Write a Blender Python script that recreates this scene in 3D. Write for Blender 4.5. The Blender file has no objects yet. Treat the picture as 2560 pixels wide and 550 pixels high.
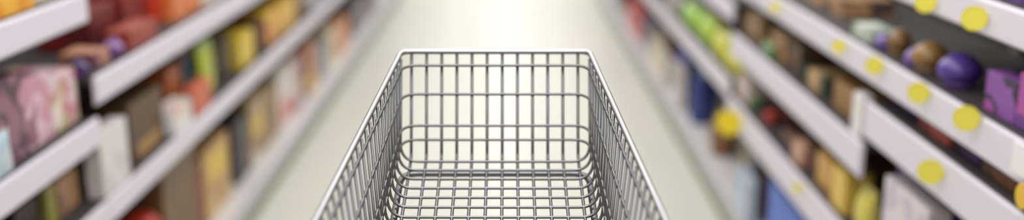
import bpy, bmesh, math, random
from mathutils import Vector, Matrix
random.seed(7)
scn = bpy.context.scene
COL = scn.collection
PI = math.pi

# ------------------------------------------------------------------ camera numbers
FPX = 2560.0                      # focal length in pixels (36 mm lens, 36 mm sensor)
HZ = -406.0                       # horizon row of the photograph
VX = 1268.0                       # column of the aisle's vanishing point
H = 2.0                           # lens height above the floor
TH = math.atan((275 - HZ) / FPX)  # downward pitch
CT, ST = math.cos(TH), math.sin(TH)
XL, XR = 1.353, 1.150             # distance of the left / right shelf fronts from the lens axis
SX = {'L': -1, 'R': 1}
XF = {'L': XL, 'R': XR}

def y_at(px, X, h):               # distance down the aisle of the point of plane |x|=X seen in column px
    return (FPX * X / abs(px - VX) - h * ST) / CT
def drop_at(px, py, X):           # how far below the lens a point of plane |x|=X seen at (px,py) lies
    return X * CT * (py - HZ) / abs(px - VX)

# ------------------------------------------------------------------ materials
def s2l(c):
    out = []
    for v in c:
        v = v / 255.0
        out.append(v / 12.92 if v <= 0.04045 else ((v + 0.055) / 1.055) ** 2.4)
    return (out[0], out[1], out[2], 1.0)
MATS = {}
def plain(name, rgb, rough=0.5, metal=0.0, spec=0.5, noise=0.0):
    if name in MATS: return MATS[name]
    m = bpy.data.materials.new(name); m.use_nodes = True
    nt = m.node_tree; b = nt.nodes['Principled BSDF']
    b.inputs['Roughness'].default_value = rough
    b.inputs['Metallic'].default_value = metal
    b.inputs['Specular IOR Level'].default_value = spec
    c = s2l(rgb)
    if noise > 0:
        tc = nt.nodes.new('ShaderNodeTexCoord'); n = nt.nodes.new('ShaderNodeTexNoise')
        n.inputs['Scale'].default_value = 6; n.inputs['Detail'].default_value = 3
        r = nt.nodes.new('ShaderNodeValToRGB')
        r.color_ramp.elements[0].position = 0.3; r.color_ramp.elements[1].position = 0.7
        r.color_ramp.elements[0].color = tuple(max(0, v * (1 - noise)) for v in c[:3]) + (1,)
        r.color_ramp.elements[1].color = tuple(min(1, v * (1 + noise)) for v in c[:3]) + (1,)
        nt.links.new(tc.outputs['Object'], n.inputs['Vector'])
        nt.links.new(n.outputs['Fac'], r.inputs['Fac'])
        nt.links.new(r.outputs['Color'], b.inputs['Base Color'])
    else:
        b.inputs['Base Color'].default_value = c
    MATS[name] = m
    return m
def printed(cols, scale=9.0, rough=0.42):
    """printed packaging: irregular patches of two to four inks"""
    key = 'print_' + '_'.join('%d-%d-%d' % tuple(c) for c in cols) + '_%g' % scale
    if key in MATS: return MATS[key]
    if len(cols) == 1:
        return plain(key, cols[0], rough)
    m = bpy.data.materials.new(key); m.use_nodes = True
    nt = m.node_tree; b = nt.nodes['Principled BSDF']
    b.inputs['Roughness'].default_value = rough
    tc = nt.nodes.new('ShaderNodeTexCoord'); n = nt.nodes.new('ShaderNodeTexNoise')
    n.inputs['Scale'].default_value = scale; n.inputs['Detail'].default_value = 1.5
    r = nt.nodes.new('ShaderNodeValToRGB'); cr = r.color_ramp; cr.interpolation = 'CONSTANT'
    k = len(cols)
    pos = {2: [0, .53], 3: [0, .47, .58], 4: [0, .43, .52, .60]}[k]
    cr.elements[0].position = 0; cr.elements[0].color = s2l(cols[0])
    cr.elements[1].position = pos[1]; cr.elements[1].color = s2l(cols[1])
    for i in range(2, k):
        e = cr.elements.new(pos[i]); e.color = s2l(cols[i])
    nt.links.new(tc.outputs['Object'], n.inputs['Vector'])
    nt.links.new(n.outputs['Fac'], r.inputs['Fac'])
    nt.links.new(r.outputs['Color'], b.inputs['Base Color'])
    MATS[key] = m
    return m

M_STEEL = plain('bright_chromed_steel', (168, 168, 171), 0.28, 1.0)
M_WIRE = plain('galvanised_wire', (118, 118, 120), 0.32, 1.0)
M_LIP = plain('white_price_rail', (222, 216, 227), 0.45)
M_LIPG = plain('grey_price_rail', (186, 186, 192), 0.45)
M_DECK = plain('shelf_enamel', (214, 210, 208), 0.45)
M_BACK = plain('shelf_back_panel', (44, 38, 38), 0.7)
M_DARK = plain('shaded_shelf_deck', (58, 52, 54), 0.6)  # upper decks: shade behind the goods put into the colour
M_KICK = plain('shaded_plinth', (138, 138, 108), 0.5)  # olive tone holds the shade and floor reflection below the base rail
M_UPR = plain('upright_enamel', (120, 116, 114), 0.45)
M_YEL = plain('yellow_tag_card', (232, 220, 84), 0.55)
M_CLEAR = plain('tag_stem', (215, 215, 210), 0.4)
M_BLACK = plain('black_rubber', (32, 32, 34), 0.6)
M_RED = plain('red_plastic', (170, 30, 30), 0.4)

# ------------------------------------------------------------------ mesh helpers
def link(name, bm, mat, parent=None, loc=None, smooth=False):
    me = bpy.data.meshes.new(name)
    if smooth:
        for f in bm.faces: f.smooth = True
    bm.normal_update(); bm.to_mesh(me); bm.free()
    mats = mat if isinstance(mat, (list, tuple)) else [mat]
    for mm in mats: me.materials.append(mm)
    o = bpy.data.objects.new(name, me); COL.objects.link(o)
    if parent is not None: o.parent = parent
    if loc is not None: o.location = loc
    return o
def empty(name, loc, rz=0.0):
    o = bpy.data.objects.new(name, None); COL.objects.link(o)
    o.location = loc; o.rotation_euler = (0, 0, rz); o.empty_display_size = 0.05
    return o
def tag(o, label=None, cat=None, group=None, kind=None):
    if label: o['label'] = label
    if cat: o['category'] = cat
    if group: o['group'] = group
    if kind: o['kind'] = kind
    return o
def box(bm, x0, x1, y0, y1, z0, z1, bev=0.0, mi=0):
    r = bmesh.ops.create_cube(bm, size=1.0)
    vs = r['verts']
    for v in vs:
        v.co = Vector((x0 + (v.co.x + .5) * (x1 - x0), y0 + (v.co.y + .5) * (y1 - y0), z0 + (v.co.z + .5) * (z1 - z0)))
    fs = set(f for v in vs for f in v.link_faces)
    for f in fs: f.material_index = mi
    if bev > 0:
        es = list(set(e for v in vs for e in v.link_edges))
        bmesh.ops.bevel(bm, geom=es, offset=bev, segments=2, affect='EDGES', profile=0.5)
def tube(bm, pts, r, seg=10, closed=False):
    """round bar through a list of points"""
    pts = [Vector(p) for p in pts]
    clean = [pts[0]]
    for p in pts[1:]:
        if (p - clean[-1]).length > 1e-6: clean.append(p)
    pts = clean; n = len(pts)
    rings = []; prev = None
    for i, p in enumerate(pts):
        if closed: t = pts[(i + 1) % n] - pts[(i - 1) % n]
        elif i == 0: t = pts[1] - pts[0]
        elif i == n - 1: t = pts[-1] - pts[-2]
        else: t = (pts[i + 1] - p).normalized() + (p - pts[i - 1]).normalized()
        t.normalize()
        if prev is None:
            a = Vector((0, 0, 1)) if abs(t.z) < 0.9 else Vector((1, 0, 0))
            u = (a - t * a.dot(t)).normalized()
        else:
            u = (prev - t * prev.dot(t)).normalized()
        prev = u; w = t.cross(u)
        rings.append([bm.verts.new(p + (u * math.cos(2 * PI * k / seg) + w * math.sin(2 * PI * k / seg)) * r) for k in range(seg)])
    for i in range(n if closed else n - 1):
        a, b = rings[i], rings[(i + 1) % n]
        for k in range(seg):
            bm.faces.new((a[k], a[(k + 1) % seg], b[(k + 1) % seg], b[k]))
    if not closed:
        bm.faces.new(list(reversed(rings[0]))); bm.faces.new(rings[-1])
def fillet(pts, rad, seg=7):
    """round the inner corners of an open polyline"""
    pts = [Vector(p) for p in pts]
    out = [pts[0]]
    for i in range(1, len(pts) - 1):
        p = pts[i]; a = (pts[i - 1] - p); b = (pts[i + 1] - p)
        R = rad[i] if isinstance(rad, dict) else rad
        if R <= 0: out.append(p); continue
        ang = a.angle(b); d = min(R / math.tan(ang / 2), a.length * .49, b.length * .49)
        p0 = p + a.normalized() * d; p1 = p + b.normalized() * d
        for k in range(seg + 1):
            t = k / seg
            out.append(p0 * (1 - t) ** 2 * 1.0 + p * 2 * t * (1 - t) + p1 * t ** 2)
    out.append(pts[-1])
    return out
def lathe(bm, prof, seg=28, cx=0, cy=0):
    rings = []
    for (r, z) in prof:
        rings.append([bm.verts.new((cx + r * math.cos(2 * PI * k / seg), cy + r * math.sin(2 * PI * k / seg), z)) for k in range(seg)])
    for i in range(len(rings) - 1):
        for k in range(seg):
            bm.faces.new((rings[i][k], rings[i][(k + 1) % seg], rings[i + 1][(k + 1) % seg], rings[i + 1][k]))
    bm.faces.new(list(reversed(rings[0]))); bm.faces.new(rings[-1])

# ------------------------------------------------------------------ camera
cam = bpy.data.cameras.new('camera'); co = bpy.data.objects.new('camera', cam); COL.objects.link(co)
co.location = (0, 0, H); co.rotation_euler = (PI / 2 - TH, 0, 0)
cam.sensor_width = 36; cam.lens = 36 * FPX / 2560; cam.shift_x = (1280 - VX) / 2560
cam.clip_start = 0.05; cam.clip_end = 60
Z0 = FPX * 0.37 / 475             # distance of the basket's front wall
cam.dof.use_dof = True
cam.dof.focus_distance = FPX / 1420.0
cam.dof.aperture_fstop = 0.88
scn.camera = co

# ------------------------------------------------------------------ room
YN, YE = -2.0, 38.0
WLX, WRX = -(XL + 0.60), XR + 0.60
CEIL = 3.3
def floor_mat():
    m = bpy.data.materials.new('polished_floor_tiles'); m.use_nodes = True
    nt = m.node_tree; b = nt.nodes['Principled BSDF']
    tc = nt.nodes.new('ShaderNodeTexCoord')
    br = nt.nodes.new('ShaderNodeTexBrick')
    br.offset = 0.0; br.inputs['Scale'].default_value = 1.0
    br.inputs['Brick Width'].default_value = 0.9; br.inputs['Row Height'].default_value = 0.9
    br.inputs['Mortar Size'].default_value = 0.004; br.inputs['Mortar Smooth'].default_value = 0.3
    br.inputs['Color1'].default_value = s2l((206, 205, 195)); br.inputs['Color2'].default_value = s2l((204, 203, 192))
    br.inputs['Mortar'].default_value = s2l((195, 194, 184))
    nt.links.new(tc.outputs['Object'], br.inputs['Vector'])
    nt.links.new(br.outputs['Color'], b.inputs['Base Color'])
    b.inputs['Roughness'].default_value = 0.27
    b.inputs['Specular IOR Level'].default_value = 0.09
    return m
bm = bmesh.new(); box(bm, WLX - .1, WRX + .1, YN - .1, YE + .1, -.12, 0)
tag(link('floor', bm, floor_mat()), 'pale beige polished tile floor of the aisle', 'floor', kind='structure')
bm = bmesh.new(); box(bm, WLX - .1, WRX + .1, YN - .1, YE + .1, CEIL, CEIL + .1)
tag(link('ceiling', bm, plain('ceiling_white', (214, 213, 208), .8)), 'plain white ceiling', 'ceiling', kind='structure')
wm = plain('wall_cream', (200, 197, 188), .7)
for nm, a in (('wall_left', (WLX - .1, WLX, YN, YE)), ('wall_right', (WRX, WRX + .1, YN, YE)),
              ('wall_back', (WLX, WRX, YE, YE + .1)), ('wall_front', (WLX, WRX, YN - .1, YN))):
    bm = bmesh.new(); box(bm, a[0], a[1], a[2], a[3], 0, CEIL)
    tag(link(nm, bm, wm), 'cream painted shop wall', 'wall', kind='structure')

# ------------------------------------------------------------------ lights: a row of ceiling strips over the aisle, plus an added fill
def area(name, x, y, z, sx, sy, power, col=(1, .985, .95)):
    l = bpy.data.lights.new(name, 'AREA'); l.shape = 'RECTANGLE'; l.size = sx; l.size_y = sy
    l.energy = power; l.color = col
    o = bpy.data.objects.new(name, l); COL.objects.link(o); o.location = (x, y, z)
    return o
area('ceiling_fill_light', (WLX + WRX) / 2, 18.0, CEIL - .02, WRX - WLX - .1, 38.0, 500, (1, 1, 1))  # added fill as wide as the ceiling, no fixture; evens reflections in the wires
for ya, yb, rad in ((-1, 8.9, 3.0), (9, 17.9, 3.0), (18, 25.9, 1.7), (26, 37.5, 1.0)):
    area('ceiling_strip_light', -0.03, (ya + yb) / 2, CEIL - .04, 0.5, yb - ya, PI * rad * .5 * (yb - ya), (1, 1, 1))
w = bpy.data.worlds.new('world'); scn.world = w; w.use_nodes = True
w.node_tree.nodes['Background'].inputs[0].default_value = (0.9, 0.95, 1, 1)
w.node_tree.nodes['Background'].inputs[1].default_value = 0.3
scn.view_settings.view_transform = 'Standard'; scn.view_settings.look = 'None'
scn.view_settings.exposure = 0.36; scn.view_settings.gamma = 1.0
scn.view_settings.use_curve_mapping = False

# ------------------------------------------------------------------ shelving
DEPTH = 0.50
LIPS = {}
DECKT = {}                                   # (side, bay, shelf) -> height of the deck's top
def bay(side, idx, y0, y1, shelves, label):
    """shelves: (key, lip low, lip high)"""
    s = SX[side]; X = XF[side]
    sn = 'left' if side == 'L' else 'right'
    root = empty('shelving_frame', (s * (X + DEPTH), y0, 0))
    tag(root, label, 'shelf', 'shelving frames on the %s of the aisle' % sn)
    L = y1 - y0 - 0.006
    def bx(name, mat, a, b, c, d, e, f, bev=0, parent=None):
        m = bmesh.new(); xs = sorted((s * a, s * b)); box(m, xs[0], xs[1], c, d, e, f, bev)
        return link(name, m, mat, parent)
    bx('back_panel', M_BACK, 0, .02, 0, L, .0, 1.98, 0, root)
    for yy in (0.0, L - .03):
        bx('upright', M_UPR, -.045, -.001, yy, yy + .03, .0, 1.98, 0, root)
    for key, lo, hi in shelves:
        base = key == 'base'
        top = hi
        sh = empty('base_shelf' if base else 'shelf', (s * X, y0, 0))
        tag(sh, SHLAB[(side, key)] + BAYW[idx - 1], 'shelf', SHLAB[(side, key)] + 's')
        m = bmesh.new()
        xs = sorted((s * .014, s * (DEPTH - .046)))
        box(m, xs[0], xs[1], .002, L - .002, top - .028, top, .003)
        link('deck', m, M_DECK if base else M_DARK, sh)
        if base: bx('plinth', M_KICK, .012, .03, 0, L, 0, top - .03, 0, sh)
        # the price rail: a vertical strip with a rolled top and a turned-in bottom edge
        m = bmesh.new()
        prof = [(.0, lo + .006), (.0, hi - .008), (.004, hi), (.010, hi), (.014, hi - .006), (.014, lo), (.006, lo)]
        A = [m.verts.new((s * p[0], 0.0, p[1])) for p in prof]; B = [m.verts.new((s * p[0], L, p[1])) for p in prof]
        n = len(prof)
        for i in range(n): m.faces.new((A[i], A[(i + 1) % n], B[(i + 1) % n], B[i]))
        m.faces.new(A); m.faces.new(list(reversed(B)))
        bmesh.ops.recalc_face_normals(m, faces=m.faces)
        link('price_rail', m, M_LIPG if base else M_LIP, sh)
        DECKT[(side, idx, key)] = top
        LIPS.setdefault((side, idx), {})[key] = (lo, hi)
    return root
SHLAB = {('L', 'base'): 'left bottom shelf', ('L', 'mid'): 'left middle shelf', ('L', 'high'): 'left upper shelf', ('L', 'top'): 'left top shelf',
         ('R', 'base'): 'right bottom shelf', ('R', 'low'): 'right second shelf', ('R', 'mid'): 'right third shelf',
         ('R', 'high'): 'right fourth shelf', ('R', 'top'): 'right top shelf'}
BAYW = [', white, in the nearest shelving bay', ', white, in the second bay beyond the camera', ', white, in the third bay beyond the camera',
        ', white, in the fourth bay beyond the camera', ', white, in the fifth bay beyond the camera', ', white, in the farthest bay']
L0, R0, BL = 1.28, 1.185, 2.0
LS_NEAR = [('base', .08, .17), ('mid', .72, .81), ('high', 1.01, 1.105), ('top', 1.424, 1.52)]
LS_FAR = [('base', .08, .17), ('mid', .72, .81), ('high', 1.143, 1.238)]
RS1 = [('base', .08, .17), ('low', .588, .70), ('mid', 1.066, 1.185), ('high', 1.247, 1.345), ('top', 1.538, 1.625)]
RS2 = [('base', .08, .17), ('low', .578, .71), ('mid', .92, 1.04), ('high', 1.247, 1.345)]
RS3 = [('base', .08, .17), ('low', .68, .785), ('mid', 1.08, 1.18)]
ORD = ['first', 'second', 'third', 'fourth', 'fifth', 'sixth']
for i in range(6):
    y0 = L0 + BL * i
    bay('L', i + 1, y0, y0 + BL, LS_NEAR if i == 0 else LS_FAR,
        'dark backed shelving frame left of the cart, %s along the aisle' % ORD[i])
    y0 = R0 + BL * i
    bay('R', i + 1, y0, y0 + BL, (RS1, RS2)[i] if i < 2 else RS3,
        'dark backed shelving frame right of the cart, %s along the aisle' % ORD[i])

# ------------------------------------------------------------------ goods
def mk_carton(root, w, d, h, cols, s, acc):
    """folded carton: body, glued top flap, printed front panel"""
    m = bmesh.new(); box(m, -d / 2, d / 2, -w / 2, w / 2, 0, h, min(.004, h * .05, w * .05))
    link('body', m, printed(cols), root)
    m = bmesh.new(); box(m, -d / 2 + .006, d / 2 - .006, -w * .46, w * .12, h - .0005, h + .0022, .0006)
    link('top_flap', m, printed(cols[:1]), root)
    if acc:
        m = bmesh.new(); xf = -s * d / 2
        xs = sorted((xf - s * .0018, xf + s * .0005))
        box(m, xs[0], xs[1], -w * .34, w * .34, h * acc[1], h * acc[2], .0006)
        link('printed_panel', m, printed([acc[0]]), root)
def mk_bag(root, w, d, h, cols, s, acc):
    """pillow bag with a crimped top seal"""
    m = bmesh.new(); nz, na = 12, 24; rings = []
    for i in range(nz + 1):
        t = i / nz; z = h * .93 * t
        th = (math.sin(PI * min(1, .18 + .82 * t)) ** .6) if t < 1 else 0.0
        th = max(th, .05); wd = 1.0 - .10 * math.sin(PI * t)
        ring = []
        for k in range(na):
            a = 2 * PI * k / na; c, q = math.cos(a), math.sin(a)
            ex = .75
            px = math.copysign(abs(c) ** ex, c) * d / 2 * th; py = math.copysign(abs(q) ** ex, q) * w / 2 * wd
            ring.append(m.verts.new((px, py, z)))
        rings.append(ring)
    for i in range(nz):
        for k in range(na): m.faces.new((rings[i][k], rings[i][(k + 1) % na], rings[i + 1][(k + 1) % na], rings[i + 1][k]))
    m.faces.new(list(reversed(rings[0]))); m.faces.new(rings[-1])
    link('body', m, printed(cols, 11, .3), root, smooth=True)
    m = bmesh.new(); box(m, -.002, .002, -w * .49, w * .49, h * .925, h, .0008)
    link('top_seal', m, printed(cols[-1:], 11, .3), root)
    if acc:
        m = bmesh.new()
        lathe(m, [(w * .30, 0), (w * .30, .003), (w * .27, .004)], 24)
        bmesh.ops.rotate(m, verts=m.verts, cent=(0, 0, 0), matrix=Matrix.Rotation(-s * PI / 2, 3, 'Y'))
        bmesh.ops.translate(m, verts=m.verts, vec=(-s * (d * .485), 0, h * (acc[1] + acc[2]) / 2))
        link('sticker', m, printed([acc[0]]), root)
def mk_bottle(root, w, d, h, cols, s, acc):
    r = w / 2
    m = bmesh.new()
    lathe(m, [(r * .82, 0), (r, .012), (r, h * .66), (r * .95, h * .74), (r * .6, h * .84), (r * .40, h * .88), (r * .40, h * .93)])
    link('body', m, printed(cols[:1], 9, .2), root, smooth=True)
    m = bmesh.new(); lathe(m, [(r * .46, h * .90), (r * .48, h * .91), (r * .48, h * .985), (r * .42, h)])
    link('cap', m, printed([acc[0] if acc else cols[-1]]), root, smooth=False)
    m = bmesh.new(); lathe(m, [(r * 1.005, h * .16), (r * 1.012, h * .17), (r * 1.012, h * .48), (r * 1.005, h * .49)])
    link('paper_label', m, printed(cols[-2:] if len(cols) > 1 else cols, 14), root, smooth=False)
def mk_tub(root, w, d, h, cols, s, acc):
    """round tub or jar with a lid"""
    r = w / 2; hb = h * .72
    m = bmesh.new()
    lathe(m, [(r * .86, 0), (r * .90, .006), (r, hb * .9), (r * .94, hb), (r * .80, hb + .002)])
    link('body', m, printed(cols, 12, .35), root, smooth=True)
    m = bmesh.new(); rl = r * (.84 if acc and len(acc) > 3 else 1.03)
    prof = [(rl, hb - .004), (rl * 1.01, hb + .01)]
    for k in range(1, 7):
        a = k / 6 * PI / 2
        prof.append((max(rl * math.cos(a) ** .8, .002), hb + .01 + (h - hb - .01) * math.sin(a)))
    lathe(m, prof)
    link('lid', m, printed([acc[0] if acc else cols[-1]], 9, .35), root, smooth=True)
def mk_egg(root, w, d, h, cols, s, acc):
    """foil-wrapped egg in a low cup"""
    m = bmesh.new(); r = w / 2; prof = []
    for k in range(0, 17):
        a = -PI / 2 + PI * k / 16
        rr = r * math.cos(a) * (1 - .12 * math.sin(a))
        prof.append((max(rr, .002), .006 + (h - .006) * (.5 + .5 * math.sin(a))))
    lathe(m, prof); link('foil_egg', m, printed(cols, 8, .25), root, smooth=True)
    m = bmesh.new(); lathe(m, [(r * .62, 0), (r * .66, h * .07), (r * .80, h * .20), (r * .78, h * .20), (r * .5, h * .05)])
    link('cup', m, printed([acc[0] if acc else cols[-1]]), root, smooth=True)
def mk_tray(root, w, d, h, cols, s, acc):
    """shelf-ready open tray with a cut-away front holding small packs"""
    m = bmesh.new(); t = .004
    box(m, -d / 2, d / 2, -w / 2, w / 2, 0, t)
    box(m, -d / 2, d / 2, -w / 2, -w / 2 + t, 0, h); box(m, -d / 2, d / 2, w / 2 - t, w / 2, 0, h)
    for sgn, hh in ((-1, h * .45), (1, h)):
        xa = sorted((s * sgn * d / 2, s * sgn * (d / 2 - t))); box(m, xa[0], xa[1], -w / 2, w / 2, 0, hh)
    link('tray', m, printed(cols[:1]), root)
    n = max(2, int(w / .07)); pw = (w - 2 * t) / n
    for k in range(n):
        m = bmesh.new(); y = -w / 2 + t + pw * (k + .5)
        box(m, -d * .40, d * .40, y - pw * .46, y + pw * .46, t, h * (.93 if k % 2 else .88), .004)
        link('small_pack', m, printed([cols[1 + k % (len(cols) - 1)]] if len(cols) > 1 else cols), root)
KINDS = {'carton': (mk_carton, 'box'), 'bag': (mk_bag, 'bag'), 'bottle': (mk_bottle, 'bottle'), 'tub': (mk_tub, 'tub'),
         'egg': (mk_egg, 'egg'), 'tray': (mk_tray, 'tray')}
NAME = {'carton': 'carton', 'bag': 'sweet_bag', 'bottle': 'bottle', 'tub': 'plastic_tub', 'egg': 'foil_wrapped_egg', 'tray': 'display_tray'}
ITEMS = []
def good(side, key, px0, px1, ytop, kind, cols, look, setb=.04, depth=.16, acc=None, hfix=None, b=None):
    """an item on a shelf: its front covers columns px0..px1 and reaches up to row ytop"""
    if px0 > px1: px0, px1 = px1, px0
    X = XF[side] + setb
    mid = (px0 + px1) / 2
    hh = drop_at(mid, ytop, X)
    y = sorted((y_at(px0, X, hh + .05), y_at(px1, X, hh + .05)))
    ym = sum(y) / 2
    if kind in ('bottle', 'tub', 'egg'):
        # a round thing: its width across the line of sight, near enough its diameter
        w = abs(px1 - px0) / FPX * (ym * CT + hh * ST) * .97
        for _ in range(4):
            XC = X + w / 2; hh = drop_at(mid, ytop, XC); ym = y_at(mid, XC, hh + .05)
            w = abs(px1 - px0) / FPX * (ym * CT + hh * ST) * .97
        depth = w
        y = [ym - w / 2, ym + w / 2]
    org = L0 if side == 'L' else R0
    bi = max(1, min(6, b or (int((ym - org) // BL) + 1)))
    z = DECKT[(side, bi, key)]
    top = min([v[0] for k, v in LIPS[(side, bi)].items() if v[0] > z + .02] + [9]) - .006
    ya, yb = org + BL * (bi - 1) + .004, org + BL * bi - .012
    if kind in ('bottle', 'tub', 'egg'):
        sh = max(0, ya - y[0]) - max(0, y[1] - yb); y = [y[0] + sh, y[1] + sh]
    else: y = [max(y[0], ya), min(y[1], yb)]
    h = hfix or max(.05, (H - hh) - z)
    ITEMS.append(dict(side=side, key=key, bi=bi, kind=kind, cols=cols, look=look, acc=acc, z=z, h=min(h, top - z),
                      x0=X, x1=min(X + depth, XF[side] + DEPTH - .05), y0=y[0] + .002, y1=y[1] - .002,
                      round=kind in ('bottle', 'tub', 'egg')))
def settle():
    """keep neighbours on a shelf out of each other, then build every item"""
    for rnd in range(6):
        for i, p in enumerate(ITEMS):
            for q in ITEMS[i + 1:]:
                if (p['side'], p['key']) != (q['side'], q['key']): continue
                oy = min(p['y1'], q['y1']) - max(p['y0'], q['y0']); ox = min(p['x1'], q['x1']) - max(p['x0'], q['x0'])
                if oy <= 0 or ox <= 0: continue
                f, bk = (p, q) if p['x0'] <= q['x0'] else (q, p)
                if bk['x0'] - f['x0'] > .045 and not f['round']:
                    f['x1'] = bk['x0'] - .003
                elif bk['x0'] - f['x0'] > .045 and oy > .05 and not bk['round'] and bk['x1'] - f['x1'] > .05:
                    bk['x0'] = f['x1'] + .003
                else:
                    n, r = (p, q) if p['y0'] + p['y1'] < q['y0'] + q['y1'] else (q, p)
                    cut = oy / 2 + .0015
                    if n['round'] and not r['round']: r['y0'] += 2 * cut
                    elif r['round'] and not n['round']: n['y1'] -= 2 * cut
                    elif n['round']:
                        n['y0'] -= cut; n['y1'] -= cut; r['y0'] += cut; r['y1'] += cut
                    else:
                        n['y1'] -= cut; r['y0'] += cut
    for p in ITEMS:
        s = SX[p['side']]; w = p['y1'] - p['y0']; d = p['x1'] - p['x0']
        assert w > .02 and d > .02, (p['look'], w, d)
        p['ym'] = (p['y0'] + p['y1']) / 2
        root = empty(NAME[p['kind']], (s * (p['x0'] + p['x1']) / 2, p['ym'], p['z']))
        KINDS[p['kind']][0](root, w, d, p['h'], p['cols'], s, p['acc'])
        p['root'] = root

# ---- colours
BRN = (104, 76, 50); DKB = (62, 44, 36); TAN = (178, 138, 98); GOLD = (206, 160, 60); YEL = (224, 188, 58)
RED = (176, 48, 36); DRED = (116, 34, 34); ORA = (218, 116, 62); PNK = (204, 150, 166); MAU = (150, 104, 122)
CRM = (226, 212, 194); WHT = (232, 228, 228); PUR = (92, 60, 140); DPU = (74, 48, 108); LGR = (160, 200, 56); BLU = (48, 68, 156)
NAV = (44, 54, 108); BLK = (42, 38, 42); GRY = (150, 150, 156); DGN = (52, 66, 56); OLV = (150, 140, 60); SKY = (176, 196, 206)
MAG = (164, 78, 156); VIO = (128, 92, 168); ROS = (200, 92, 86)
G = good
# ---- left, near unit
G('L', 'top', -70, 88, -10, 'carton', [(238, 178, 62), (226, 150, 40)], 'orange-yellow carton', .03)
G('L', 'top', 94, 200, -10, 'carton', [(214, 200, 178), (226, 214, 196)], 'cream carton', .05)
G('L', 'high', -60, 58, 205, 'carton', [MAU, (96, 70, 84), (198, 150, 164)], 'mauve flowered carton', .05, .2)
G('L', 'high', 60, 124, 190, 'carton', [PNK, (226, 190, 202), MAU], 'pink carton', .05, .2)
G('L', 'high', 126, 190, 180, 'carton', [(222, 196, 196), (204, 130, 150), (190, 178, 130), (232, 214, 206)], 'pale pink flowered carton', .05, .2)
G('L', 'high', -40, 40, 338, 'bag', [SKY, (200, 208, 212)], 'pale blue bag', .012, .035)
G('L', 'mid', 40, 110, 500, 'carton', [DKB], 'dark brown carton', .10)
G('L', 'mid', 112, 142, 462, 'carton', [OLV, (160, 150, 84)], 'narrow olive carton', .08)
G('L', 'mid', 146, 244, 412, 'carton', [TAN, (190, 150, 116), (160, 120, 96)], 'tan carton', .09)
# ---- left, middle shelf
G('L', 'mid', 232, 318, 318, 'carton', [(222, 214, 212), (206, 200, 198)], 'tall white carton', .012, .06)
G('L', 'mid', 322, 414, 232, 'carton', [(92, 66, 40), (76, 54, 36)], 'big dark brown carton', .05, .30, ((170, 128, 76), .03, .28))
G('L', 'mid', 418, 452, 165, 'carton', [(172, 96, 54), (150, 78, 44)], 'orange-brown carton', .10, .2)
G('L', 'mid', 424, 480, 262, 'tray', [WHT, CRM, (228, 196, 190)], 'white tray of sweets', .012, .08)
G('L', 'mid', 458, 482, 120, 'carton', [(64, 84, 104), (120, 110, 90)], 'narrow slate blue carton', .10, .2)
G('L', 'mid', 486, 540, 106, 'bag', [(156, 176, 50), (196, 190, 56), (126, 160, 60)], 'green and yellow bag', .05, .10)
G('L', 'mid', 484, 542, 200, 'carton', [(206, 104, 72), (196, 88, 60)], 'orange-red carton', .014, .05)
G('L', 'mid', 546, 574, 92, 'carton', [DKB, (82, 66, 56)], 'narrow dark brown carton', .09, .2)
G('L', 'mid', 580, 634, 88, 'carton', [YEL, (226, 200, 84)], 'yellow carton', .05, .2)
G('L', 'mid', 640, 660, 55, 'carton', [(84, 62, 44), DKB], 'slim brown carton', .07, .2)
G('L', 'mid', 664, 696, 26, 'carton', [YEL, ROS, (222, 176, 62)], 'yellow carton with red print', .05, .2)
G('L', 'mid', 698, 738, 0, 'carton', [(222, 180, 62), (214, 166, 84)], 'golden yellow carton', .05, .2)
G('L', 'mid', 742, 764, -20, 'carton', [(140, 112, 72), BRN], 'khaki carton', .06, .2)
G('L', 'mid', 768, 806, 18, 'carton', [(190, 186, 206), WHT], 'lavender and white carton', .05, .2)
G('L', 'mid', 814, 838, -6, 'carton', [(214, 210, 170), CRM], 'cream yellow carton', .06, .2)
# ---- left, upper shelf
G('L', 'high', 192, 232, 152, 'bag', [DPU, (104, 60, 118)], 'dark purple bag', .03, .08, b=2)
G('L', 'high', 236, 284, 122, 'carton', [(188, 138, 110), (120, 70, 84)], 'tan and plum carton', .05, .12)
G('L', 'high', 286, 322, 98, 'bag', [(122, 70, 132), (100, 54, 120)], 'violet bag', .03, .08)
G('L', 'high', 226, 300, 12, 'carton', [DRED, (92, 30, 32)], 'tall dark red carton', .16, .2)
G('L', 'high', 302, 372, -24, 'carton', [(132, 36, 34), DRED], 'tall deep red carton', .14, .2)
G('L', 'high', 326, 396, 60, 'carton', [(160, 78, 66), (150, 60, 52)], 'brick red carton', .03, .09)
G('L', 'high', 374, 430, -30, 'carton', [RED, (196, 56, 36)], 'bright red carton', .12, .2)
G('L', 'high', 434, 500, -40, 'carton', [ORA, (222, 132, 80)], 'orange carton', .06, .2)
G('L', 'high', 504, 560, -40, 'carton', [(224, 190, 180), CRM], 'pale peach carton', .05, .2)
# ---- left, bottom shelf
G('L', 'base', 292, 402, 528, 'tub', [(206, 58, 40), (196, 48, 34)], 'red tub', .10, acc=((206, 62, 42), 0, 1))
G('L', 'base', 404, 486, 378, 'carton', [(112, 82, 52), (124, 92, 58)], 'big brown carton', .12, .28)
G('L', 'base', 488, 504, 400, 'carton', [(132, 52, 44), (112, 44, 40)], 'slim brick red carton', .12, .28)
G('L', 'base', 507, 570, 352, 'carton', [(190, 144, 98), (206, 172, 110)], 'tan carton with yellow print', .11, .25, ((222, 186, 70), .48, .9))
G('L', 'base', 574, 618, 300, 'carton', [(54, 46, 50), BLK], 'black carton', .11, .25)
G('L', 'base', 621, 658, 236, 'carton', [(168, 132, 84), (138, 112, 72), (214, 196, 180)], 'khaki carton with yellow panel', .11, .25, ((214, 178, 72), .40, .7))
G('L', 'base', 660, 692, 212, 'carton', [(138, 112, 74), (166, 130, 88)], 'olive brown carton', .11, .25)
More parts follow.
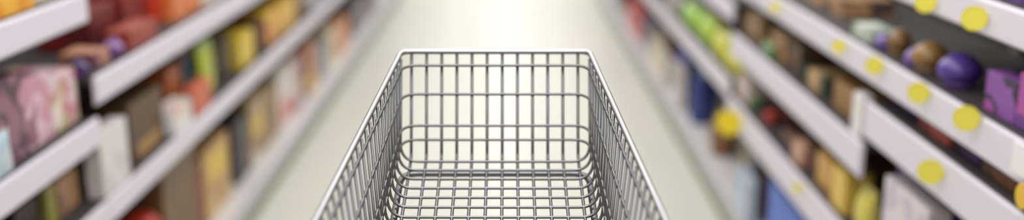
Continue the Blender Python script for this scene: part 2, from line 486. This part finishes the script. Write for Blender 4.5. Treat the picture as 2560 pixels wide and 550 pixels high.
G('L', 'base', 695, 728, 168, 'carton', [(226, 214, 210), (216, 200, 196)], 'white carton with pink panel', .10, .25, ((216, 124, 122), .1, .45))
G('L', 'base', 730, 752, 138, 'carton', [(206, 190, 182), (150, 84, 84)], 'pale carton with plum print', .10, .25)
G('L', 'base', 755, 790, 112, 'carton', [(170, 88, 76), (214, 178, 120)], 'brick carton with gold panel', .10, .25, ((222, 180, 108), .05, .5))
G('L', 'base', 792, 814, 110, 'carton', [(126, 130, 142), (108, 110, 124)], 'slate grey carton', .10, .25)
G('L', 'base', 817, 838, 70, 'carton', [(196, 178, 150), CRM], 'beige carton', .10, .25)
G('L', 'base', 841, 882, 46, 'carton', [(212, 150, 104), (204, 126, 84)], 'peach orange carton', .10, .25)
G('L', 'base', 816, 852, 14, 'tub', [(78, 96, 116), (70, 84, 104)], 'slate blue tub', .26, acc=((70, 90, 112), 0, 1), hfix=.40)
G('L', 'base', 885, 912, 0, 'carton', [(120, 116, 118), (100, 92, 100)], 'grey carton', .10, .25)
G('L', 'base', 915, 945, -40, 'carton', [(98, 70, 88), (84, 60, 76)], 'plum carton', .10, .25)
# ---- right, bottom shelf
G('R', 'base', 1540, 1566, -30, 'carton', [(70, 62, 72), BLK], 'charcoal carton', .10, .25)
G('R', 'base', 1568, 1600, 6, 'carton', [(192, 62, 62), (170, 50, 52)], 'red carton', .08, .2)
G('R', 'base', 1603, 1634, 46, 'carton', [(70, 62, 92), (84, 74, 100)], 'dark indigo carton', .08, .2)
G('R', 'base', 1637, 1668, 78, 'carton', [(106, 78, 66), (196, 178, 152)], 'brown carton', .10, .2)
G('R', 'base', 1622, 1660, 118, 'tray', [CRM, (196, 176, 150), (220, 210, 196)], 'cream tray of packs', .03, .06)
G('R', 'base', 1664, 1696, 150, 'tray', [(226, 220, 216), (150, 120, 104), (206, 196, 190)], 'white tray of brown packs', .03, .06)
G('R', 'base', 1684, 1752, 112, 'bottle', [(50, 72, 176), (60, 84, 180), (50, 72, 172)], 'blue bottle', .07, acc=((120, 130, 176), 0, 1))
G('R', 'base', 1726, 1796, 172, 'bottle', [(46, 58, 128), (56, 70, 136), (50, 60, 124)], 'navy bottle', .06, acc=((150, 170, 190), 0, 1))
G('R', 'base', 1776, 1852, 278, 'tub', [(136, 94, 62), (120, 82, 56)], 'brown tub with a domed lid', .06, acc=((120, 84, 58), 0, 1, 1))
G('R', 'base', 1838, 1872, 352, 'carton', [(120, 96, 72), (150, 128, 88)], 'khaki carton', .08, .2)
G('R', 'base', 1874, 1904, 376, 'carton', [(136, 142, 152), (112, 112, 116)], 'grey carton', .08, .2)
G('R', 'base', 1836, 1870, 432, 'tray', [(196, 206, 220), (150, 172, 206), (214, 218, 222)], 'pale blue tray', .02, .05)
G('R', 'base', 1880, 1950, 418, 'carton', [(84, 52, 52), (58, 46, 50)], 'dark maroon carton', .11, .15)
G('R', 'base', 1922, 2010, 496, 'carton', [(64, 100, 196), (80, 116, 206)], 'bright blue carton', .04, .10)
# ---- right, second shelf
G('R', 'low', 1668, 1694, -10, 'carton', [(196, 190, 186), CRM], 'pale carton', .06, .2)
G('R', 'low', 1698, 1736, 8, 'bag', [(150, 200, 56), (170, 206, 70)], 'lime green bag', .04, .12)
G('R', 'low', 1738, 1772, 36, 'bag', [(166, 204, 58), (204, 210, 66)], 'yellow-green bag', .04, .12)
G('R', 'low', 1774, 1804, 74, 'bag', [(206, 204, 62), (190, 190, 60)], 'lemon yellow bag', .03, .12)
G('R', 'low', 1806, 1842, 106, 'bag', [(214, 208, 66), (222, 214, 90)], 'bright yellow bag', .03, .12, b=3)
G('R', 'low', 1740, 1776, -4, 'carton', [(70, 92, 58), DGN], 'dark green carton', .20, .15)
G('R', 'low', 1838, 1872, 196, 'carton', [(216, 196, 190), (190, 170, 170)], 'pale pink carton', .04, .15, b=2)
G('R', 'low', 1874, 1908, 246, 'tub', [(98, 136, 80), (84, 120, 70)], 'green tub', .05, acc=((100, 140, 84), 0, 1))
G('R', 'low', 1906, 1948, 290, 'tub', [(208, 82, 78), (190, 66, 64)], 'red tub', .05, acc=((210, 86, 80), 0, 1))
G('R', 'low', 1940, 1976, 268, 'carton', [(128, 52, 52), (100, 50, 46)], 'dark red carton', .16, .15)
G('R', 'low', 1954, 1990, 336, 'carton', [(120, 88, 70), (94, 72, 60)], 'brown carton', .06, .15)
G('R', 'low', 1980, 2010, 358, 'carton', [(200, 156, 132), (180, 130, 110)], 'peach carton', .03, .05)
G('R', 'low', 2012, 2040, 376, 'carton', [(96, 62, 58), (76, 56, 52)], 'maroon carton', .06, .15)
G('R', 'low', 2042, 2078, 386, 'carton', [(206, 160, 78), (190, 140, 66)], 'gold carton', .05, .15)
G('R', 'low', 2080, 2112, 420, 'carton', [(222, 186, 84), (214, 170, 84)], 'yellow-gold carton', .03, .10)
G('R', 'low', 2106, 2172, 390, 'carton', [(142, 100, 64), (164, 116, 70)], 'tan brown carton', .14, .16)
G('R', 'low', 2128, 2172, 468, 'bag', [(216, 204, 98), (204, 180, 90)], 'pale yellow bag', .03, .08)
G('R', 'low', 2180, 2290, 392, 'carton', [(96, 66, 134), DPU], 'purple carton', .12, .18, b=1)
G('R', 'low', 2210, 2316, 480, 'carton', [(222, 208, 214), (200, 186, 202)], 'pinkish white carton', .03, .07, b=1)
G('R', 'low', 2300, 2420, 470, 'carton', [(92, 66, 128), (72, 52, 92)], 'dark purple carton', .12, .18, b=1)
# ---- right, third shelf
G('R', 'mid', 1790, 1826, -30, 'carton', [(196, 186, 176), (150, 124, 90)], 'beige carton', .05, .15)
G('R', 'mid', 1832, 1866, 26, 'carton', [(156, 126, 86), (140, 108, 70)], 'fawn carton', .06, .2, b=2)
G('R', 'mid', 1868, 1900, 36, 'carton', [(148, 116, 78), (104, 80, 56)], 'brown carton with fawn print', .06, .2)
G('R', 'mid', 1898, 1924, 106, 'bag', [(88, 132, 76), (110, 140, 84)], 'small green bag', .02, .04)
G('R', 'mid', 1902, 1932, 44, 'carton', [(52, 106, 80), (60, 90, 70)], 'green carton', .16, .2)
G('R', 'mid', 1928, 1966, 84, 'carton', [(168, 132, 92), (120, 92, 64)], 'light brown carton', .06, .2)
G('R', 'mid', 1968, 2000, 104, 'carton', [(104, 76, 54), (90, 68, 52)], 'chestnut carton', .07, .2)
G('R', 'mid', 1996, 2022, 160, 'tub', [(66, 84, 76), (76, 90, 80)], 'dark green tub', .06, acc=((70, 90, 82), 0, 1))
G('R', 'mid', 2018, 2052, 180, 'carton', [(196, 164, 120), (170, 136, 96)], 'sand carton', .05, .15)
G('R', 'mid', 2052, 2080, 190, 'tub', [(66, 82, 76), (84, 92, 80)], 'bottle green tub', .06, acc=((60, 76, 72), 0, 1))
G('R', 'mid', 2084, 2146, 212, 'carton', [(154, 114, 62), (170, 128, 74)], 'golden brown carton', .06, .2)
G('R', 'mid', 2128, 2152, 262, 'carton', [(232, 224, 226), (222, 214, 216)], 'white carton', .012, .04, b=2, hfix=.14)
G('R', 'mid', 2220, 2290, 270, 'carton', [(112, 78, 148), (90, 60, 120)], 'purple carton', .08, .15, b=1, hfix=.055)
G('R', 'mid', 2294, 2376, 300, 'carton', [(186, 92, 76), (140, 64, 62)], 'russet carton', .05, .15, b=1, hfix=.055)
G('R', 'mid', 2380, 2450, 330, 'carton', [(86, 60, 112), (62, 50, 72)], 'deep purple carton', .06, .15, b=1, hfix=.055)
G('R', 'mid', 2454, 2540, 380, 'carton', [(130, 84, 58), (100, 72, 56)], 'chocolate brown carton', .05, .15, b=1, hfix=.055)
# ---- right, fourth shelf
G('R', 'high', 2000, 2050, -20, 'carton', [(176, 140, 104), (150, 116, 92)], 'fawn carton', .10, .2, b=2)
G('R', 'high', 2054, 2104, -10, 'carton', [(164, 128, 92), (80, 60, 56)], 'brown carton', .10, .2)
G('R', 'high', 2128, 2176, 72, 'tray', [(180, 190, 176), (160, 176, 160), (206, 208, 196)], 'pale green tray', .03, .08, b=2)
G('R', 'high', 2178, 2204, 84, 'bag', [(112, 92, 160), (90, 80, 150)], 'small violet bag', .03, .05, b=2)
G('R', 'high', 2198, 2264, 48, 'egg', [(134, 98, 60), (120, 84, 52)], 'brown egg', .03, acc=((150, 120, 80), 0, 1), hfix=.082, b=1)
G('R', 'high', 2252, 2288, 124, 'bag', [(134, 102, 172), (120, 88, 160)], 'lilac bag', .03, .05)
G('R', 'high', 2278, 2372, 94, 'egg', [(150, 116, 66), (134, 102, 58)], 'large golden brown egg', .02, acc=((150, 120, 90), 0, 1), hfix=.088)
G('R', 'high', 2340, 2456, 148, 'egg', [(88, 62, 146), (78, 52, 136)], 'large purple egg', .018, acc=((110, 70, 150), 0, 1), hfix=.092)
G('R', 'high', 2462, 2540, 188, 'carton', [(140, 84, 164), (60, 50, 74), (166, 80, 158)], 'magenta and black carton', .04, .2)
G('R', 'high', 2544, 2640, 196, 'carton', [(172, 82, 160), (110, 64, 140)], 'magenta carton', .04, .2)
# ---- right, top shelf
G('R', 'top', 2478, 2548, -14, 'carton', [(104, 74, 140), (84, 58, 116)], 'violet carton', .04, .2)
G('R', 'top', 2552, 2640, -14, 'carton', [(120, 84, 130), (100, 70, 116)], 'dusky purple carton', .04, .2)

settle()
# labels: what it is, the shelf it stands on, and what it stands beside
rows = {}
for p in ITEMS: rows.setdefault((p['side'], p['key']), []).append(p)
seen = set()
for (side, key), its in rows.items():
    its.sort(key=lambda t: t['ym'])
    for i, p in enumerate(its):
        nb = its[i - 1] if i > 0 else its[1]
        lab = '%s on the %s' % (p['look'], SHLAB[(side, key)])
        lab += (', beyond the ' if i > 0 else ', before the ') + nb['look'].split(' with ')[0]
        assert lab not in seen and len(lab.split()) <= 16, lab
        seen.add(lab)
        tag(p['root'], lab, KINDS[p['kind']][1], 'goods on the ' + SHLAB[(side, key)])

# ------------------------------------------------------------------ round yellow price tags sticking out from the rails
def disc(px, py, rpx, side, lab, mat=M_YEL):
    s = SX[side]; r = .03
    for _ in range(5):
        gap = .88 * r + .003; X = XF[side] - gap
        hh = drop_at(px, py, X); y = y_at(px, X, hh)
        r = .88 * rpx / FPX * (y * CT + hh * ST)
    root = empty('price_tag', (s * X, y, H - hh))
    # facing up the aisle, swung a little towards its middle
    nrm = Vector((-s * .55, -1, .12)).normalized()
    q = nrm.to_track_quat('Z', 'Y').to_matrix()
    m = bmesh.new(); lathe(m, [(r * .97, -.001), (r, -.0005), (r, .0008), (r * .97, .0014)], 36)
    bmesh.ops.transform(m, matrix=q.to_4x4(), verts=m.verts)
    link('tag_card', m, mat, root)
    m = bmesh.new(); lathe(m, [(r * .985, .0012), (r * .985, .0019), (r * .90, .0019), (r * .90, .0012)], 36)
    bmesh.ops.transform(m, matrix=q.to_4x4(), verts=m.verts)
    link('printed_ring', m, plain('tag_ring', (222, 206, 60), .5), root)
    m = bmesh.new(); tube(m, [(s * (gap + .0002), .004, 0), (s * gap * .6, .005, 0), (0, .003, 0)], .0016, 8)
    link('stem', m, M_CLEAR, root)
    m = bmesh.new(); xs = sorted((s * (gap - .0025), s * (gap + .0006))); box(m, xs[0], xs[1], -.012, .014, -.014, .014, .0006)
    link('clip', m, M_CLEAR, root)
    tag(root, lab, 'price tag', 'round yellow price tags on the right shelves')
disc(2416, 296, 37, 'R', 'largest round yellow price tag, on the right fourth shelf beneath the large purple egg')
disc(2296, 232, 31, 'R', 'round yellow price tag on the right fourth shelf below the large golden brown egg')
disc(2186, 164, 26, 'R', 'round yellow price tag on the right fourth shelf below the small violet bag')
disc(2096, 116, 20, 'R', 'smaller round yellow price tag on the right fourth shelf below the brown carton')
disc(1938, 18, 15, 'R', 'smallest round yellow price tag, far end of the right fourth shelf at the picture top')
disc(2326, 430, 36, 'R', 'round yellow price tag on the right third shelf, below the russet carton')
disc(2436, 46, 36, 'R', 'round yellow price tag on the right top shelf, nearer of the two there')
disc(2314, 6, 30, 'R', 'round yellow price tag on the right top shelf, farther of the two there')
disc(1822, 306, 38, 'R', 'bright golden yellow disc on the right second shelf, above the brown tub', plain('golden_tag_card', (236, 208, 40), .5))
disc(1994, 470, 14, 'R', 'small round yellow price tag on the right second shelf below the peach carton')

# ------------------------------------------------------------------ a hanging promotion card at the right edge
X = XR - .022; px0, px1 = 2534, 2606
hh = drop_at(2570, 372, X); hl = drop_at(2570, 470, X); ya, yb = sorted((y_at(px0, X, hh), y_at(px1, X, hh)))
card = empty('hanging_card', (X, (ya + yb) / 2, H - hl))
m = bmesh.new(); box(m, 0, .004, -(yb - ya) / 2, (yb - ya) / 2, .012, hl - hh, .0015); link('card', m, plain('white_card', (236, 232, 232), .5), card)
m = bmesh.new(); box(m, .002, .0215, -.012, .012, (hl - hh) * .55, (hl - hh) * .62, .001); link('clip', m, M_CLEAR, card)
m = bmesh.new(); lathe(m, [(.027, -.001), (.029, 0), (.029, .002), (.027, .003)], 32)
bmesh.ops.rotate(m, verts=m.verts, cent=(0, 0, 0), matrix=Matrix.Rotation(-PI / 2, 3, 'Y')); bmesh.ops.translate(m, verts=m.verts, vec=(.003, 0, -.028))
link('gold_disc', m, plain('gold_card', (226, 180, 52), .45), card)
m = bmesh.new(); tube(m, [(.002, 0, -.004), (.002, 0, .016)], .0012, 8); link('loop', m, M_CLEAR, card)
tag(card, 'white promotion card with a gold disc hanging off the right fourth shelf', 'sign')

# ------------------------------------------------------------------ the shopping cart
# The basket is laid out in its own axes: a across, b up the (forward-leaning) front wall, c forward.
U = 0.37 / 475                     # metres per unit, one unit = 1/475 of the front wall's width
DC = 0.0139 * Z0                   # spacing of the cross wires
AX = Vector((1, 0, 0)); AB = Vector((0, ST, CT)); AC = Vector((0, CT, -ST))
ORG = Vector((0, 0, H)) + AX * ((1238 - VX) * U)
def W(a, b, n):                    # a, b in units; n in cross-wire spacings back from the front wall
    return ORG + AX * (a * U) + AB * (b * U) + AC * (Z0 - DC * n)
def rim_a(n): return 241 + 3.95 * n
def rim_b(n): return 133 - 17.1 * n
def flo_a(n): return 237 + 0.9 * n
def flo_b(n): return -125.7 - 19.46 * n
NR = 29
cart = empty('shopping_cart', (W(0, 0, 14).x, W(0, 0, 14).y, 0))
tag(cart, 'empty chromed wire shopping cart in the middle of the aisle', 'shopping cart')
CL = cart.location.copy()
def part(name, pts, r, mat, seg=10, closed=False, parent=cart):
    m = bmesh.new(); tube(m, [Vector(p) - CL for p in pts], r, seg, closed)
    return link(name, m, mat, parent, smooth=True)
RR = 7.0 * U; RW = 3.9 * U
# rim: one closed loop with rounded corners
NF = -0.85
c4 = [W(-rim_a(NF), rim_b(NF), NF), W(rim_a(NF), rim_b(NF), NF), W(rim_a(NR), rim_b(NR), NR), W(-rim_a(NR), rim_b(NR), NR)]
loop = []
for i in range(4):
    f = fillet([c4[i - 1], c4[i], c4[(i + 1) % 4]], .021, 9)
    loop += f[1:-1]
part('rim', loop, RR, M_STEEL, 16, True)
# lengthwise wires: down the front wall, round the bend and back along the basket floor
xs = [1028 + 37.9 * i for i in range(12)]
for x in xs:
    a = (x - 1238) * 1.008; a2 = a * 1.00
    pts = [W(a, rim_b(NF) - 4, NF + .05), W(a2, flo_b(0) + 4, -.55), W(a2, flo_b(NR) + 3, NR)]
    part('lengthwise_wire', fillet(pts, .022, 8), RW, M_WIRE)
# cross wires: rim, side, floor, side, rim
for n in range(0, NR + 1):
    ra, rb = rim_a(n) - 5.5, rim_b(n) - 5
    fa, fb = flo_a(n), flo_b(n) - 3.5
    pts = [W(-ra, rb, n), W(-fa, fb, n), W(fa, fb, n), W(ra, rb, n)]
    part('cross_wire', fillet(pts, .036, 9), RW * .92, M_WIRE)
# hoops: along one side, round the front wall and back along the other
for fr in (.097, .377, .684, .822):
    def ha(n): return (rim_a(n) - 5.5) * (1 - fr) + flo_a(n) * fr
    def hb(n): return rim_b(n) * (1 - fr) + flo_b(n) * fr
    e = -3.5 if fr < .8 else -2
    pts = [W(-ha(NR) - 0, hb(NR), NR), W(-ha(-.55) + 1, hb(-.25), -.55 + .1), W(ha(-.55) - 1, hb(-.25), -.55 + .1), W(ha(NR), hb(NR), NR)]
    sh = AC * 0.004
    part('hoop_wire', [p + sh for p in fillet(pts, .034, 9)], RW * .95, M_WIRE)
# carrying frame under the basket floor
FB = -14.0
pts = [W(-231, flo_b(24) + FB, 24), W(-231, flo_b(.9) + FB, .9), W(231, flo_b(.9) + FB, .9), W(231, flo_b(24) + FB, 24)]
part('base_frame', fillet(pts, .034, 9), 8.2 * U, M_WIRE, 16)
# rear gate wires
for k in range(11):
    a = -215 + 43 * k
    part('gate_wire', [W(a * rim_a(NR) / 241 * .97, rim_b(NR), NR + .05), W(a, flo_b(NR), NR + .05)], RW, M_WIRE)
# handle
hn = NR + 2.5
for sg in (-1, 1):
    part('handle_bracket', fillet([W(sg * rim_a(NR - 2), rim_b(NR - 2) + 6, NR - 2), W(sg * rim_a(hn), rim_b(NR) + 60, hn), W(sg * (rim_a(hn) - 8), rim_b(NR) + 66, hn + .6)], .03), 7 * U, M_STEEL)
part('handle_bar', [W(-rim_a(hn), rim_b(NR) + 66, hn + .6), W(rim_a(hn), rim_b(NR) + 66, hn + .6)], .014, M_RED, 16)
# chassis: rear posts, floor frame, four castors (all below the picture)
for sg in (-1, 1):
    top = W(sg * 231, flo_b(20) + FB, 20); mid = W(sg * 231, flo_b(13) + FB, 13)
    part('post', [top, Vector((top.x * 1.08, top.y - .05, .16))], .012, M_STEEL, 12)
    part('brace', [mid, Vector((top.x * 1.06, top.y - .02, .55))], .009, M_STEEL, 12)
    part('chassis_bar', [Vector((top.x * 1.08, top.y - .12, .16)), Vector((top.x * .9, top.y + .50, .16))], .012, M_STEEL, 12)
    for dy in (-.10, .47):
        xw = top.x * (1.08 if dy < 0 else .9); yw = top.y + dy
        m = bmesh.new(); lathe(m, [(.048, -.013), (.055, -.010), (.055, .010), (.048, .013)], 28)
        bmesh.ops.rotate(m, verts=m.verts, cent=(0, 0, 0), matrix=Matrix.Rotation(PI / 2, 3, 'Y'))
        bmesh.ops.translate(m, verts=m.verts, vec=Vector((xw, yw, .055)) - CL)
        wh = link('wheel', m, M_BLACK, cart)
        part('fork', fillet([Vector((xw + .019, yw, .055)), Vector((xw + .019, yw, .125)), Vector((xw, yw, .16))], .02), .005, M_STEEL, 8, parent=cart)
t0 = W(-231, flo_b(20) + FB, 20); t1 = W(231, flo_b(20) + FB, 20)
part('cross_bar', [Vector((t0.x * 1.08, t0.y - .05, .16)), Vector((t1.x * 1.08, t1.y - .05, .16))], .012, M_STEEL, 12)
part('cross_bar', [Vector((t0.x * .9, t0.y + .49, .16)), Vector((t1.x * .9, t1.y + .49, .16))], .012, M_STEEL, 12)
